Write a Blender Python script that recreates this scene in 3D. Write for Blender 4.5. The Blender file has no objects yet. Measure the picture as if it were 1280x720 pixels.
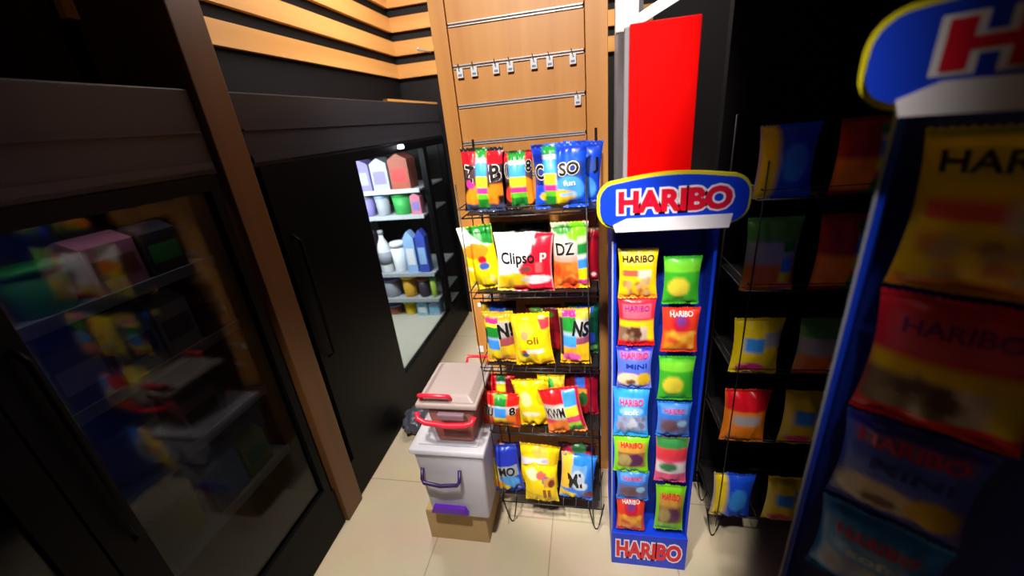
import bpy, bmesh, math, random
from mathutils import Vector, Matrix, noise
random.seed(7)
S = bpy.context.scene
COL = S.collection
PI = math.pi

# ------------------------------------------------------------------ camera
FPX = 500.0
CX, CY = 640.0, 360.0
H = 1.5
_dn = Vector((122, 1200, FPX)).normalized()
_dd = Vector((95, -210, FPX)); _dd = (_dd - _dn * _dn.dot(_dd)).normalized()
_rr = _dn.cross(_dd)
R3 = Matrix((_rr, _dd, -_dn))                 # camera (x right, y down, z forward) -> world
EYE = Vector((0, 0, H))
def ray(x, y): return R3 @ Vector((x - CX, y - CY, FPX))
def at(x, y, Y):
    q = ray(x, y); return EYE + q * (Y / q.y)
def atx(x, y, X):
    q = ray(x, y); return EYE + q * (X / q.x)
def atz(x, y, Z):
    q = ray(x, y); return EYE + q * ((Z - H) / q.z)
cam = bpy.data.cameras.new('camera'); camo = bpy.data.objects.new('camera', cam); COL.objects.link(camo)
cam.sensor_width = 36; cam.lens = FPX / 1280 * 36; cam.clip_start = .02
M = Matrix.Identity(4)
for i in range(3):
    M[i][0] = R3[i][0]; M[i][1] = -R3[i][1]; M[i][2] = -R3[i][2]; M[i][3] = EYE[i]
camo.matrix_world = M
cam.dof.use_dof = True; cam.dof.focus_distance = 1.35; cam.dof.aperture_fstop = 1.6
S.camera = camo

# ------------------------------------------------------------------ colours, materials
def lin(c): 
    c = c / 255.0
    return c / 12.92 if c <= .04045 else ((c + .055) / 1.055) ** 2.4
def L(c): return (lin(c[0]), lin(c[1]), lin(c[2]), 1)
MATS = {}
def mat(name, c, rough=.5, metal=0, spec=.5, bump=None, coat=0):
    if name in MATS: return MATS[name]
    m = bpy.data.materials.new(name); m.use_nodes = True
    nt = m.node_tree; p = nt.nodes['Principled BSDF']
    p.inputs['Base Color'].default_value = L(c); p.inputs['Roughness'].default_value = rough
    p.inputs['Metallic'].default_value = metal; p.inputs['Specular IOR Level'].default_value = spec
    p.inputs['Coat Weight'].default_value = coat
    # gentle procedural variation of the colour
    tc = nt.nodes.new('ShaderNodeTexCoord'); nz = nt.nodes.new('ShaderNodeTexNoise'); nz.inputs['Scale'].default_value = 9
    nt.links.new(tc.outputs['Object'], nz.inputs['Vector'])
    mx = nt.nodes.new('ShaderNodeMix'); mx.data_type = 'RGBA'
    mx.inputs['A'].default_value = L([v * .93 for v in c]); mx.inputs['B'].default_value = L([min(255, v * 1.04) for v in c])
    nt.links.new(nz.outputs['Fac'], mx.inputs['Factor']); nt.links.new(mx.outputs['Result'], p.inputs['Base Color'])
    if bump:
        n2 = nt.nodes.new('ShaderNodeTexNoise'); n2.inputs['Scale'].default_value = bump[0]
        b = nt.nodes.new('ShaderNodeBump'); b.inputs['Strength'].default_value = bump[1]; b.inputs['Distance'].default_value = .01
        nt.links.new(tc.outputs['Object'], n2.inputs['Vector']); nt.links.new(n2.outputs['Fac'], b.inputs['Height'])
        nt.links.new(b.outputs['Normal'], p.inputs['Normal'])
    MATS[name] = m; return m
def wood(name, c1, c2, axis=2, rough=.45, sc=6):
    m = bpy.data.materials.new(name); m.use_nodes = True; nt = m.node_tree; p = nt.nodes['Principled BSDF']
    tc = nt.nodes.new('ShaderNodeTexCoord'); mp = nt.nodes.new('ShaderNodeMapping')
    s = [sc * 2.2, sc * 2.2, sc * 2.2]; s[axis] = sc * .12
    mp.inputs['Scale'].default_value = s
    nz = nt.nodes.new('ShaderNodeTexNoise'); nz.inputs['Scale'].default_value = 1.0; nz.inputs['Detail'].default_value = 5
    nz.inputs['Distortion'].default_value = .4
    cr = nt.nodes.new('ShaderNodeValToRGB')
    cr.color_ramp.elements[0].position = .3; cr.color_ramp.elements[0].color = L(c1)
    cr.color_ramp.elements[1].position = .7; cr.color_ramp.elements[1].color = L(c2)
    nt.links.new(tc.outputs['Object'], mp.inputs['Vector']); nt.links.new(mp.outputs['Vector'], nz.inputs['Vector'])
    nt.links.new(nz.outputs['Fac'], cr.inputs['Fac']); nt.links.new(cr.outputs['Color'], p.inputs['Base Color'])
    p.inputs['Roughness'].default_value = rough
    return m
def print_mat():
    m = bpy.data.materials.new('printed_film'); m.use_nodes = True; nt = m.node_tree; p = nt.nodes['Principled BSDF']
    a = nt.nodes.new('ShaderNodeVertexColor'); a.layer_name = 'print'
    nt.links.new(a.outputs['Color'], p.inputs['Base Color'])
    p.inputs['Roughness'].default_value = .34; p.inputs['Specular IOR Level'].default_value = .4
    return m
FILM = print_mat()
def glass_mat(name, tint, gloss=.12):
    m = bpy.data.materials.new(name); m.use_nodes = True; nt = m.node_tree
    for n in list(nt.nodes): nt.nodes.remove(n)
    o = nt.nodes.new('ShaderNodeOutputMaterial'); t = nt.nodes.new('ShaderNodeBsdfTransparent'); g = nt.nodes.new('ShaderNodeBsdfGlossy')
    t.inputs['Color'].default_value = (*tint, 1); g.inputs['Roughness'].default_value = .06
    lw = nt.nodes.new('ShaderNodeLayerWeight'); pw = nt.nodes.new('ShaderNodeMath'); pw.operation = 'POWER'; pw.inputs[1].default_value = 4
    nt.links.new(lw.outputs['Facing'], pw.inputs[0]); f = nt.nodes.new('ShaderNodeMath'); f.operation = 'MULTIPLY_ADD'; f.inputs[1].default_value = .6; f.inputs[2].default_value = .03
    nt.links.new(pw.outputs[0], f.inputs[0])
    mx = nt.nodes.new('ShaderNodeMixShader')
    nt.links.new(f.outputs[0], mx.inputs['Fac']); nt.links.new(t.outputs[0], mx.inputs[1]); nt.links.new(g.outputs[0], mx.inputs[2])
    nt.links.new(mx.outputs[0], o.inputs['Surface'])
    return m
def trans_plastic(name, c, alpha, rough=.35):
    m = bpy.data.materials.new(name); m.use_nodes = True; nt = m.node_tree; p = nt.nodes['Principled BSDF']
    p.inputs['Base Color'].default_value = L(c); p.inputs['Roughness'].default_value = rough
    o = nt.nodes['Material Output']; t = nt.nodes.new('ShaderNodeBsdfTransparent'); t.inputs['Color'].default_value = (.95, .95, .95, 1)
    tl = nt.nodes.new('ShaderNodeBsdfTranslucent'); tl.inputs['Color'].default_value = L(c)
    m1 = nt.nodes.new('ShaderNodeMixShader'); m1.inputs['Fac'].default_value = .3
    m2 = nt.nodes.new('ShaderNodeMixShader'); m2.inputs['Fac'].default_value = alpha
    nt.links.new(p.outputs[0], m1.inputs[1]); nt.links.new(tl.outputs[0], m1.inputs[2])
    nt.links.new(t.outputs[0], m2.inputs[1]); nt.links.new(m1.outputs[0], m2.inputs[2]); nt.links.new(m2.outputs[0], o.inputs['Surface'])
    return m
def emit_mat(name, c, e):
    m = bpy.data.materials.new(name); m.use_nodes = True; p = m.node_tree.nodes['Principled BSDF']
    p.inputs['Base Color'].default_value = L(c); p.inputs['Emission Color'].default_value = L(c); p.inputs['Emission Strength'].default_value = e
    return m
def floor_mat():
    m = bpy.data.materials.new('floor_tile'); m.use_nodes = True; nt = m.node_tree; p = nt.nodes['Principled BSDF']
    tc = nt.nodes.new('ShaderNodeTexCoord'); br = nt.nodes.new('ShaderNodeTexBrick')
    br.offset = 0; br.inputs['Scale'].default_value = 1; br.inputs['Mortar Size'].default_value = .0025
    br.inputs['Brick Width'].default_value = .45; br.inputs['Row Height'].default_value = .45
    br.inputs['Color1'].default_value = L((218, 200, 170)); br.inputs['Color2'].default_value = L((214, 195, 165)); br.inputs['Mortar'].default_value = L((184, 164, 134))
    nz = nt.nodes.new('ShaderNodeTexNoise'); nz.inputs['Scale'].default_value = 5; nz.inputs['Detail'].default_value = 4
    mx = nt.nodes.new('ShaderNodeMix'); mx.data_type = 'RGBA'; mx.blend_type = 'MULTIPLY'; mx.inputs['Factor'].default_value = .25
    mp = nt.nodes.new('ShaderNodeMapping'); mp.inputs['Location'].default_value = (.17, .1, 0)
    nt.links.new(tc.outputs['Object'], mp.inputs['Vector']); nt.links.new(mp.outputs[0], br.inputs['Vector'])
    nt.links.new(tc.outputs['Object'], nz.inputs['Vector'])
    nt.links.new(br.outputs['Color'], mx.inputs['A']); nt.links.new(nz.outputs['Color'], mx.inputs['B'])
    nt.links.new(mx.outputs['Result'], p.inputs['Base Color'])
    p.inputs['Roughness'].default_value = .22
    return m

WOOD = wood('honey_oak', (190, 124, 56), (212, 148, 76))
WOODH = wood('honey_oak_slat', (214, 150, 78), (232, 172, 100), axis=0, sc=4)
WOODY = wood('honey_oak_slat_side', (214, 150, 78), (232, 172, 100), axis=1, sc=4)
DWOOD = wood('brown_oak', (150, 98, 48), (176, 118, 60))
BLACK = mat('black_steel', (10, 9, 11), .45, 0, .08)
BLACKM = mat('black_matt', (13, 10, 12), .8, 0, .2)
WIRE = mat('black_wire', (16, 14, 14), .4)
ALU = mat('rail_aluminium', (225, 215, 210), .3, .4)
CLEAR = mat('clear_tag', (222, 224, 230), .25)
WHITE = mat('white_plastic', (235, 235, 235), .4)
GREY = mat('grey_paint', (138, 136, 142), .5)

# ------------------------------------------------------------------ mesh helpers
class MB:
    def __init__(s): s.bm = bmesh.new(); s.mats = []
    def mi(s, m):
        if m is None: return 0
        if m not in s.mats: s.mats.append(m)
        return s.mats.index(m)
    def box(s, a, b, m=None, bev=0):
        x0, y0, z0 = [min(a[i], b[i]) for i in range(3)]; x1, y1, z1 = [max(a[i], b[i]) for i in range(3)]
        t = bmesh.new()
        bmesh.ops.create_cube(t, size=1)
        for v in t.verts:
            v.co = Vector(((x0 + x1) / 2 + v.co.x * (x1 - x0), (y0 + y1) / 2 + v.co.y * (y1 - y0), (z0 + z1) / 2 + v.co.z * (z1 - z0)))
        if bev: bmesh.ops.bevel(t, geom=t.edges[:], offset=bev, segments=2, affect='EDGES', profile=.6)
        s.merge(t, m); return s
    def merge(s, t, m=None, X=None):
        i = s.mi(m); mp = {}
        for v in t.verts: mp[v] = s.bm.verts.new(X @ v.co if X else v.co)
        for f in t.faces:
            try:
                n = s.bm.faces.new([mp[v] for v in f.verts]); n.material_index = i; n.smooth = f.smooth
            except ValueError: pass
        t.free()
    def tube(s, pts, r, m=None, n=8, closed=False):
        i = s.mi(m); pts = [Vector(p) for p in pts]; rings = []
        N = len(pts)
        for k, p in enumerate(pts):
            a = pts[(k - 1) % N] if (closed or k > 0) else p; b = pts[(k + 1) % N] if (closed or k < N - 1) else p
            t = (b - a).normalized()
            u = t.cross(Vector((0, 0, 1)) if abs(t.z) < .9 else Vector((1, 0, 0))).normalized(); w = t.cross(u)
            rr = r[k] if isinstance(r, (list, tuple)) else r
            rings.append([s.bm.verts.new(p + (u * math.cos(2 * PI * j / n) + w * math.sin(2 * PI * j / n)) * rr) for j in range(n)])
        for k in range(N if closed else N - 1):
            A, B = rings[k], rings[(k + 1) % N]
            for j in range(n):
                f = s.bm.faces.new((A[j], A[(j + 1) % n], B[(j + 1) % n], B[j])); f.smooth = True; f.material_index = i
        if not closed:
            for rg, fl in ((rings[0], 1), (rings[-1], 0)):
                f = s.bm.faces.new(rg[::-1] if fl else rg); f.material_index = i
        return s
    def lathe(s, prof, c=(0, 0, 0), m=None, n=20):
        i = s.mi(m); rings = []
        for r, z in prof: rings.append([s.bm.verts.new((c[0] + r * math.cos(2 * PI * j / n), c[1] + r * math.sin(2 * PI * j / n), c[2] + z)) for j in range(n)])
        for A, B in zip(rings, rings[1:]):
            for j in range(n):
                f = s.bm.faces.new((A[j], A[(j + 1) % n], B[(j + 1) % n], B[j])); f.smooth = True; f.material_index = i
        for rg, fl in ((rings[0], 1), (rings[-1], 0)):
            f = s.bm.faces.new(rg[::-1] if fl else rg); f.material_index = i
        return s
    def prism(s, out, y0, y1, m=None):          # outline in x,z extruded along y
        i = s.mi(m)
        A = [s.bm.verts.new((x, y0, z)) for x, z in out]; B = [s.bm.verts.new((x, y1, z)) for x, z in out]
        for f in (s.bm.faces.new(A), s.bm.faces.new(B[::-1])): f.material_index = i
        n = len(out)
        for k in range(n):
            f = s.bm.faces.new((A[k], B[k], B[(k + 1) % n], A[(k + 1) % n])); f.material_index = i
        return s
    def frustum(s, a0, b0, z0, a1, b1, z1, m=None, bev=0):   # a=(xmin,ymin) b=(xmax,ymax)
        t = bmesh.new()
        P = [(a0[0], a0[1], z0), (b0[0], a0[1], z0), (b0[0], b0[1], z0), (a0[0], b0[1], z0), (a1[0], a1[1], z1), (b1[0], a1[1], z1), (b1[0], b1[1], z1), (a1[0], b1[1], z1)]
        v = [t.verts.new(p) for p in P]
        for q in ((3, 2, 1, 0), (4, 5, 6, 7), (0, 1, 5, 4), (1, 2, 6, 5), (2, 3, 7, 6), (3, 0, 4, 7)): t.faces.new([v[k] for k in q])
        if bev: bmesh.ops.bevel(t, geom=t.edges[:], offset=bev, segments=3, affect='EDGES', profile=.6)
        s.merge(t, m); return s
    def build(s, name, m=None, parent=None, origin=None, smooth=False):
        me = bpy.data.meshes.new(name)
        bmesh.ops.recalc_face_normals(s.bm, faces=s.bm.faces[:])
        if origin is not None:
            for v in s.bm.verts: v.co -= Vector(origin)
        s.bm.to_mesh(me); s.bm.free()
        for k in (s.mats or [m]): me.materials.append(k)
        if smooth:
            for p in me.polygons: p.use_smooth = True
        o = bpy.data.objects.new(name, me); COL.objects.link(o)
        if parent is not None: o.parent = parent
        if origin is not None and parent is None: o.location = origin
        return o
def tag(o, label, cat, group=None):
    o['label'] = label; o['category'] = cat
    if group: o['group'] = group
    return o
def struct(o): o['kind'] = 'structure'; return o
def empty(name, loc, label, cat, group=None, rz=0):
    o = bpy.data.objects.new(name, None); COL.objects.link(o); o.location = loc; o.rotation_euler = (0, 0, rz); o.empty_display_size = .05
    return tag(o, label, cat, group)
def part(mb, name, m, root, label=None):        # part given in world coordinates
    for v in mb.bm.verts: v.co -= Vector(root.location)
    o = mb.build(name, m, root)
    if label: o['label'] = label
    return o

_tc = {}
def text_tris(s, weight):
    k = (s, weight)
    if k in _tc: return _tc[k]
    cu = bpy.data.curves.new('t', 'FONT'); cu.body = s; cu.size = 1; cu.offset = weight; cu.align_x = 'LEFT'; cu.resolution_u = 3
    o = bpy.data.objects.new('t', cu); COL.objects.link(o)
    dg = bpy.context.evaluated_depsgraph_get(); me = o.evaluated_get(dg).to_mesh()
    V = [v.co.copy() for v in me.vertices]; F = [tuple(p.vertices) for p in me.polygons]
    o.evaluated_get(dg).to_mesh_clear(); bpy.data.objects.remove(o); bpy.data.curves.remove(cu)
    xs = [v.x for v in V]
    ox = (min(xs) + max(xs)) / 2; wd = max(xs) - min(xs)
    V = [((v.x - ox), (v.y - .35)) for v in V]
    _tc[k] = (V, F, wd); return _tc[k]
def flat_text(mb, s, x, y, z, width, height, m, weight=.02, rot=0, sl=0):   # text in the x,z plane facing -y
    V, F, wd = text_tris(s, weight); i = mb.mi(m); c, sn = math.cos(rot), math.sin(rot)
    W0 = text_tris(s, 0)[2]
    vs = []
    for a, b in V:
        px, pz = a * width / W0, b * height / .7
        px += sl * pz
        vs.append(mb.bm.verts.new((x + px * c - pz * sn, y, z + px * sn + pz * c)))
    for f in F:
        try: q = mb.bm.faces.new([vs[k] for k in f]); q.material_index = i
        except ValueError: pass

# ------------------------------------------------------------------ candy bags
def inside(op, u, v):
    k = op[0]
    if k == 'r': return op[1] <= u <= op[3] and op[2] <= v <= op[4]
    if k == 'e': return ((u - op[1]) / op[3]) ** 2 + ((v - op[2]) / op[4]) ** 2 <= 1
    if k == 'p':
        P = op[1]; c = False; n = len(P); j = n - 1
        for i in range(n):
            if (P[i][1] > v) != (P[j][1] > v) and u < (P[j][0] - P[i][0]) * (v - P[i][1]) / (P[j][1] - P[i][1]) + P[i][0]: c = not c
            j = i
        return c
def expand(ops):
    out = []
    for op in ops:
        if op[0] == 'dots':                     # ('dots', u0,v0,u1,v1, n, r, [colours], seed)
            rn = random.Random(op[8])
            for _ in range(op[5]):
                r = op[6] * rn.uniform(.6, 1.2)
                out.append(('e', rn.uniform(op[1], op[3]), rn.uniform(op[2], op[4]), r, r * rn.uniform(.5, 1), rn.choice(op[7])))
        elif op[0] == 'strip':                  # ('strip', u0,u1, v0, [(colour, dv), ...])
            v = op[3]
            for c, dv in op[4]: out.append(('r', op[1], v, op[2], v + dv, c)); v += dv
        else: out.append(op)
    return out
def paint(ops, u, v, su, sv):
    acc = [0, 0, 0]
    for du in (-.33, .33):
        for dv in (-.33, .33):
            c = ops[0][1]
            for op in ops[1:]:
                if inside(op, u + du * su, v + dv * sv): c = op[-1]
            for k in range(3): acc[k] += lin(c[k])
    return (acc[0] / 4, acc[1] / 4, acc[2] / 4, 1)
MK, MW, MR, MY, MPK, MBL = (mat('ink_black', (22, 18, 22), .4), mat('ink_white', (240, 238, 235), .4), mat('ink_red', (225, 20, 40), .4),
                       mat('ink_yellow', (250, 215, 30), .4), mat('ink_pink', (235, 60, 110), .4), mat('ink_blue', (30, 50, 150), .4))
MCR = mat('ink_cream', (212, 205, 190), .4)
def make_bag(name, label, loc, w, h, d, ops, texts=(), tilt=0, lean=0, yaw=0, seed=0, nu=30, nv=40, group=None, cat='candy bag', puff=1.0):
    ops = expand(ops); loc = Vector(loc)
    s0 = .05; d = d * 1.35
    def width(v): return w * (1 - .10 * math.sin(PI * min(1, max(0, v))) ** .8 * puff)
    def F(u, v):
        vv = (v - s0) / (1 - 2 * s0)
        x = (u - .5) * width(v); z = (1 - v) * h
        if vv <= 0 or vv >= 1: y = 0
        else:
            a = max(0, 1 - abs(2 * u - 1) ** 2.4) ** .75; b = max(0, math.sin(PI * vv)) ** .55
            y = -d * .5 * a * b
            edge = max(math.exp(-vv / .14), math.exp(-(1 - vv) / .14), .45 * math.exp(-(.5 - abs(u - .5)) / .1))
            wr = noise.noise(Vector((u * 9 + seed * 3.1, v * 2.5, seed * 1.7))) * .55 + noise.noise(Vector((u * 5, v * 5 + seed, seed * 2.3))) * .6
            y += d * .34 * wr * min(1, edge * 1.3 + .12) * (a * .8 + .2)
        return Vector((x, y, z))
    def grid(mb, v0, v1, n, back=False):
        lay = mb.bm.verts.layers.float_color.get('print') or mb.bm.verts.layers.float_color.new('print')
        rows = []
        for j in range(n + 1):
            v = v0 + (v1 - v0) * j / n; row = []
            for i in range(nu + 1):
                u = i / nu; p = F(u, v)
                if back: p.y = -p.y * .45 + .0006
                q = mb.bm.verts.new(p); q[lay] = paint(ops, (1 - u) if back else u, v, 1 / nu, (v1 - v0) / n if n > 3 else 1 / nv); row.append(q)
            rows.append(row)
        for j in range(n):
            for i in range(nu):
                f = mb.bm.faces.new((rows[j][i], rows[j + 1][i], rows[j + 1][i + 1], rows[j][i + 1])); f.smooth = True
    mb = MB(); mb.mi(FILM)
    grid(mb, s0, 1 - s0, nv); grid(mb, s0, 1 - s0, 10, True)
    bmesh.ops.remove_doubles(mb.bm, verts=mb.bm.verts[:], dist=.00005)
    for tx in texts:                            # (string, u, v, width in u, height in v, colour, weight, rot, outline colour)
        st, tu, tv, tw, th, tm = tx[:6]; wt = tx[6] if len(tx) > 6 else .02; rot = tx[7] if len(tx) > 7 else 0; oc = tx[8] if len(tx) > 8 else None
        W0 = text_tris(st, 0)[2]; cr, sr = math.cos(rot), math.sin(rot)
        for q, (m, g, off) in enumerate([(oc, wt + .05, .0012), (tm, wt, .002)]):
            if m is None: continue
            V, Fc, _ = text_tris(st, g); i = mb.mi(m); vs = []
            for a, b in V:
                X = a * tw * w / W0; Z = b * th * h / .7
                X, Z = X * cr - Z * sr, X * sr + Z * cr
                u = min(.985, max(.015, tu + X / w)); v = min(.97, max(.03, tv - Z / h)); p = F(u, v); p.y -= off
                vs.append(mb.bm.verts.new(p))
            for f in Fc:
                try: k = mb.bm.faces.new([vs[z] for z in f]); k.material_index = i
                except ValueError: pass
    me = bpy.data.meshes.new(name); mb.bm.to_mesh(me); mb.bm.free()
    for k in mb.mats: me.materials.append(k)
    o = bpy.data.objects.new(name, me); COL.objects.link(o)
    o.location = loc; o.rotation_euler = (lean, tilt, yaw)
    tag(o, label, cat, group)
    for nm, va, vb in (('top_seal', 0, s0), ('bottom_seal', 1 - s0, 1)):
        sb = MB(); lay = sb.bm.verts.layers.float_color.new('print'); n2 = nu * 2
        R = []
        for j, v in enumerate((va, (va + vb) / 2, vb)):
            row = []
            for i in range(n2 + 1):
                u = i / n2; p = F(u, v); zz = .0016 * (1 if i % 2 else -1)
                out = (nm == 'top_seal' and j == 0) or (nm == 'bottom_seal' and j == 2)
                p.y = .0012 * math.sin(u * 60) * (1 if j != 1 else -1) + d * .16 * noise.noise(Vector((u * 4 + seed, 1 if nm == 'top_seal' else 5, seed))) * (1 if out else .4)
                if out: p.z += zz
                if nm == 'bottom_seal' and out: p.z = max(p.z, .0006)
                q = sb.bm.verts.new(p); q[lay] = paint(ops, u, v, 1 / nu, 1 / nv); row.append(q)
            R.append(row)
        for j in range(2):
            for i in range(n2):
                f = sb.bm.faces.new((R[j][i], R[j + 1][i], R[j + 1][i + 1], R[j][i + 1])); f.smooth = True
        me = bpy.data.meshes.new(nm); sb.bm.to_mesh(me); sb.bm.free(); me.materials.append(FILM)
        c = bpy.data.objects.new(nm, me); COL.objects.link(c); c.parent = o
    return o
def pbag(label, box, Y, zb, ops, texts=(), d=.035, seed=0, **k):
    if Y > 1.0: Y = 1.078 + (Y - 1.015) * .95
    x0, y0, x1, y1 = box; ym = (y0 + y1) / 2
    a = at(x0, ym, Y); b = at(x1, ym, Y); top = at((x0 + x1) / 2, y0, Y)
    if zb is None: zb = at((x0 + x1) / 2, y1, Y).z
    return make_bag(k.pop('name', 'candy_bag'), label, ((a.x + b.x) / 2, Y, zb), b.x - a.x, top.z - zb, d, ops, texts, seed=seed, **k)

# palette
RED, DRED, YEL, ORG, GRN, LIME, BLU, DBL, LBL, PNK, WHT, BLK, SIL, BRN = ((225, 20, 35), (120, 10, 20), (245, 210, 15), (245, 130, 25), (30, 130, 45), (120, 215, 30),
    (25, 80, 220), (15, 30, 120), (60, 150, 240), (240, 50, 140), (240, 238, 240), (28, 20, 24), (170, 165, 165), (140, 85, 50))

# ------------------------------------------------------------------ setting
struct(MB().box((-1.8, -1.6, -.05), (1.7, 3.1, 0)).build('floor', floor_mat()))
struct(MB().box((-1.8, -1.6, 2.75), (1.7, 3.1, 2.8)).build('ceiling', mat('ceiling_paint', (205, 200, 196), .8)))
struct(MB().box((-1.8, 3.02, 0), (1.7, 3.1, 2.75)).build('wall_back', mat('dark_backing', (14, 9, 11), .8)))
struct(MB().box((-1.85, -1.6, 0), (-1.8, 3.1, 2.75)).build('wall_left', BLACKM))
struct(MB().box((1.7, -1.6, 0), (1.75, 3.1, 2.75)).build('wall_right', mat('dark_wall', (40, 36, 36), .8)))
struct(MB().box((-1.8, -1.65, 0), (1.7, -1.6, 2.75)).build('wall_front', mat('dark_wall', (40, 36, 36), .8)))
# slatted cladding above the fridges and on the back wall, black backing board behind
zs = [1.85 + .14 * k for k in range(6)]
mb = MB(); mb.box((-1.34, 1.0, 1.70), (-1.32, 3.02, 2.74), BLACKM)
for z in zs: mb.box((-1.32, 1.0, z), (-1.298, 3.0, z + .085), WOODY)
struct(mb.build('trim_1'))
mb = MB()
for z in zs: mb.box((-1.298, 2.998, z), (.4, 3.02, z + .085), WOODH)
struct(mb.build('trim_2'))
# pale pillar behind the red board
p0 = at(771, 120, 2.6); p1 = at(803, 60, 2.6)
struct(MB().box((p0.x, 2.6, 0), (p1.x, 2.85, 2.75), bev=.004).build('trim_3', GREY))
p0 = at(769, 44, 2.56); p1 = at(797, 20, 2.56)
struct(MB().box((p0.x, 2.50, p0.z), (p1.x, 2.56, 2.75), bev=.004).build('trim_4', WHITE))  # white box paints in the lamp-lit top of the grey pillar
a, c = at(790, 30, 2.3), at(836, 0, 2.1)
lt = empty('ceiling_light', c, 'white slanted light bar hanging above the red board at the upper right', 'light')
part(MB().tube([a, c, c + (c - a) * .8], .022, n=10), 'light_bar', emit_mat('lamp_white', (240, 236, 232), 1.2), lt)
part(MB().tube([c + Vector((0, 0, .01)), Vector((c.x, c.y, 2.75))], .005), 'cord', WHITE, lt)
# ------------------------------------------------------------------ slatwall display panel
PY = 1.40
xl, xr = at(533, 0, PY).x, at(760, 0, PY).x
sl = at(558, 32, PY).x; sr = at(730, 5, PY).x
pan = empty('slatwall_panel', ((xl + xr) / 2, PY, 0), 'tall honey wood slatwall display panel with metal rails, behind the black wire rack', 'display panel')
z1 = at(558, 32, PY).z; z4 = at(575, 180, PY).z; pitch = (z1 - z4) / 3
PH = 2.3
zz = [z1 + pitch * 2 - pitch * k for k in range(40) if z1 + pitch * 2 - pitch * k > .1]
edges = [PH] + zz + [0.02]
mb = MB()
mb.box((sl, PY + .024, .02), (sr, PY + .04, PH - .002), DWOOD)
for a, b in zip(edges, edges[1:]): mb.box((sl + .001, PY + .006, b + .006), (sr - .001, PY + .026, a - .006), WOOD, .0015)
part(mb, 'slat_board', WOOD, pan)
for a, b in ((xl, sl - .0015), (sr + .0015, xr)): part(MB().box((a, PY, 0), (b, PY + .05, PH), None, .002), 'stile', WOOD, pan)
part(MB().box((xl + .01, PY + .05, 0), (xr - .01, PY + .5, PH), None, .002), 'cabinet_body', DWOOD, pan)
for z in zz:
    r = MB(); r.box((sl + .004, PY + .001, z + .0024), (sr - .004, PY + .008, z + .0056)); r.box((sl + .004, PY + .001, z - .0056), (sr - .004, PY + .008, z - .0024)); r.box((sl + .004, PY + .01, z - .0055), (sr - .004, PY + .014, z + .0055))
    part(r, 'rail', ALU, pan)
# clear tag hooks on the rails
def hook(px, py, zr, lab, grp):
    c = at(px, py, PY - .005); x = c.x; y = PY - .002; z = zr
    t = empty('tag_hook', (x, y, z), lab, 'hook', grp)
    part(MB().box((x - .010, y - .004, z - .033), (x + .010, y - .0015, z - .006), None, .001), 'tag_plate', CLEAR, t)
    part(MB().tube([(x - .004, y + .006, z + .004), (x - .004, y - .004, z + .008), (x - .002, y - .012, z + .002), (x, y - .02, z - .006)], .0014), 'wire_arm', mat('hook_wire', (90, 84, 84), .3, .8), t)
    part(MB().box((x - .006, y - .0048, z - .028), (x + .006, y - .0042, z - .022), None), 'tag_print', mat('tag_ink', (120, 125, 150), .5), t)
names = ['leftmost clear tag hook on the second rail of the wood panel', 'second clear tag hook from the left on the second rail', 'third clear tag hook from the left on the second rail',
         'middle clear tag hook on the second rail of the wood panel', 'third clear tag hook from the right on the second rail', 'second clear tag hook from the right on the second rail', 'rightmost clear tag hook on the second rail of the wood panel']
for px, nm in zip((573, 591, 619, 637, 667, 687, 716), names): hook(px, 76, z1 - pitch, nm, 'tag hooks on the wood panel')
hook(722, 120, z1 - 2 * pitch, 'single clear tag hook alone at the right end of the third rail', 'tag hooks on the wood panel')
def sticker(px, py, w, h, lab):
    c = at(px, py, PY); part(MB().box((c.x - w / 2, PY - .0015, c.z - h / 2), (c.x + w / 2, PY - .0001, c.z + h / 2), None, .0003), 'price_sticker', WHITE, pan, lab)
sticker(601, 436, .024, .03, 'small white sticker low on the left wooden stile above the crates')
sticker(601, 381, .026, .016, 'small white price sticker beside the left side of the third row of bags')
# wire peg on the left edge
c = at(534, 66, PY)
part(MB().tube([(c.x + .012, PY - .001, c.z), (c.x + .004, PY - .02, c.z + .002), (c.x - .012, PY - .04, c.z + .004), (c.x - .016, PY - .042, c.z + .012)], .003), 'wire_peg', ALU, pan, 'short metal peg')

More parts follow.
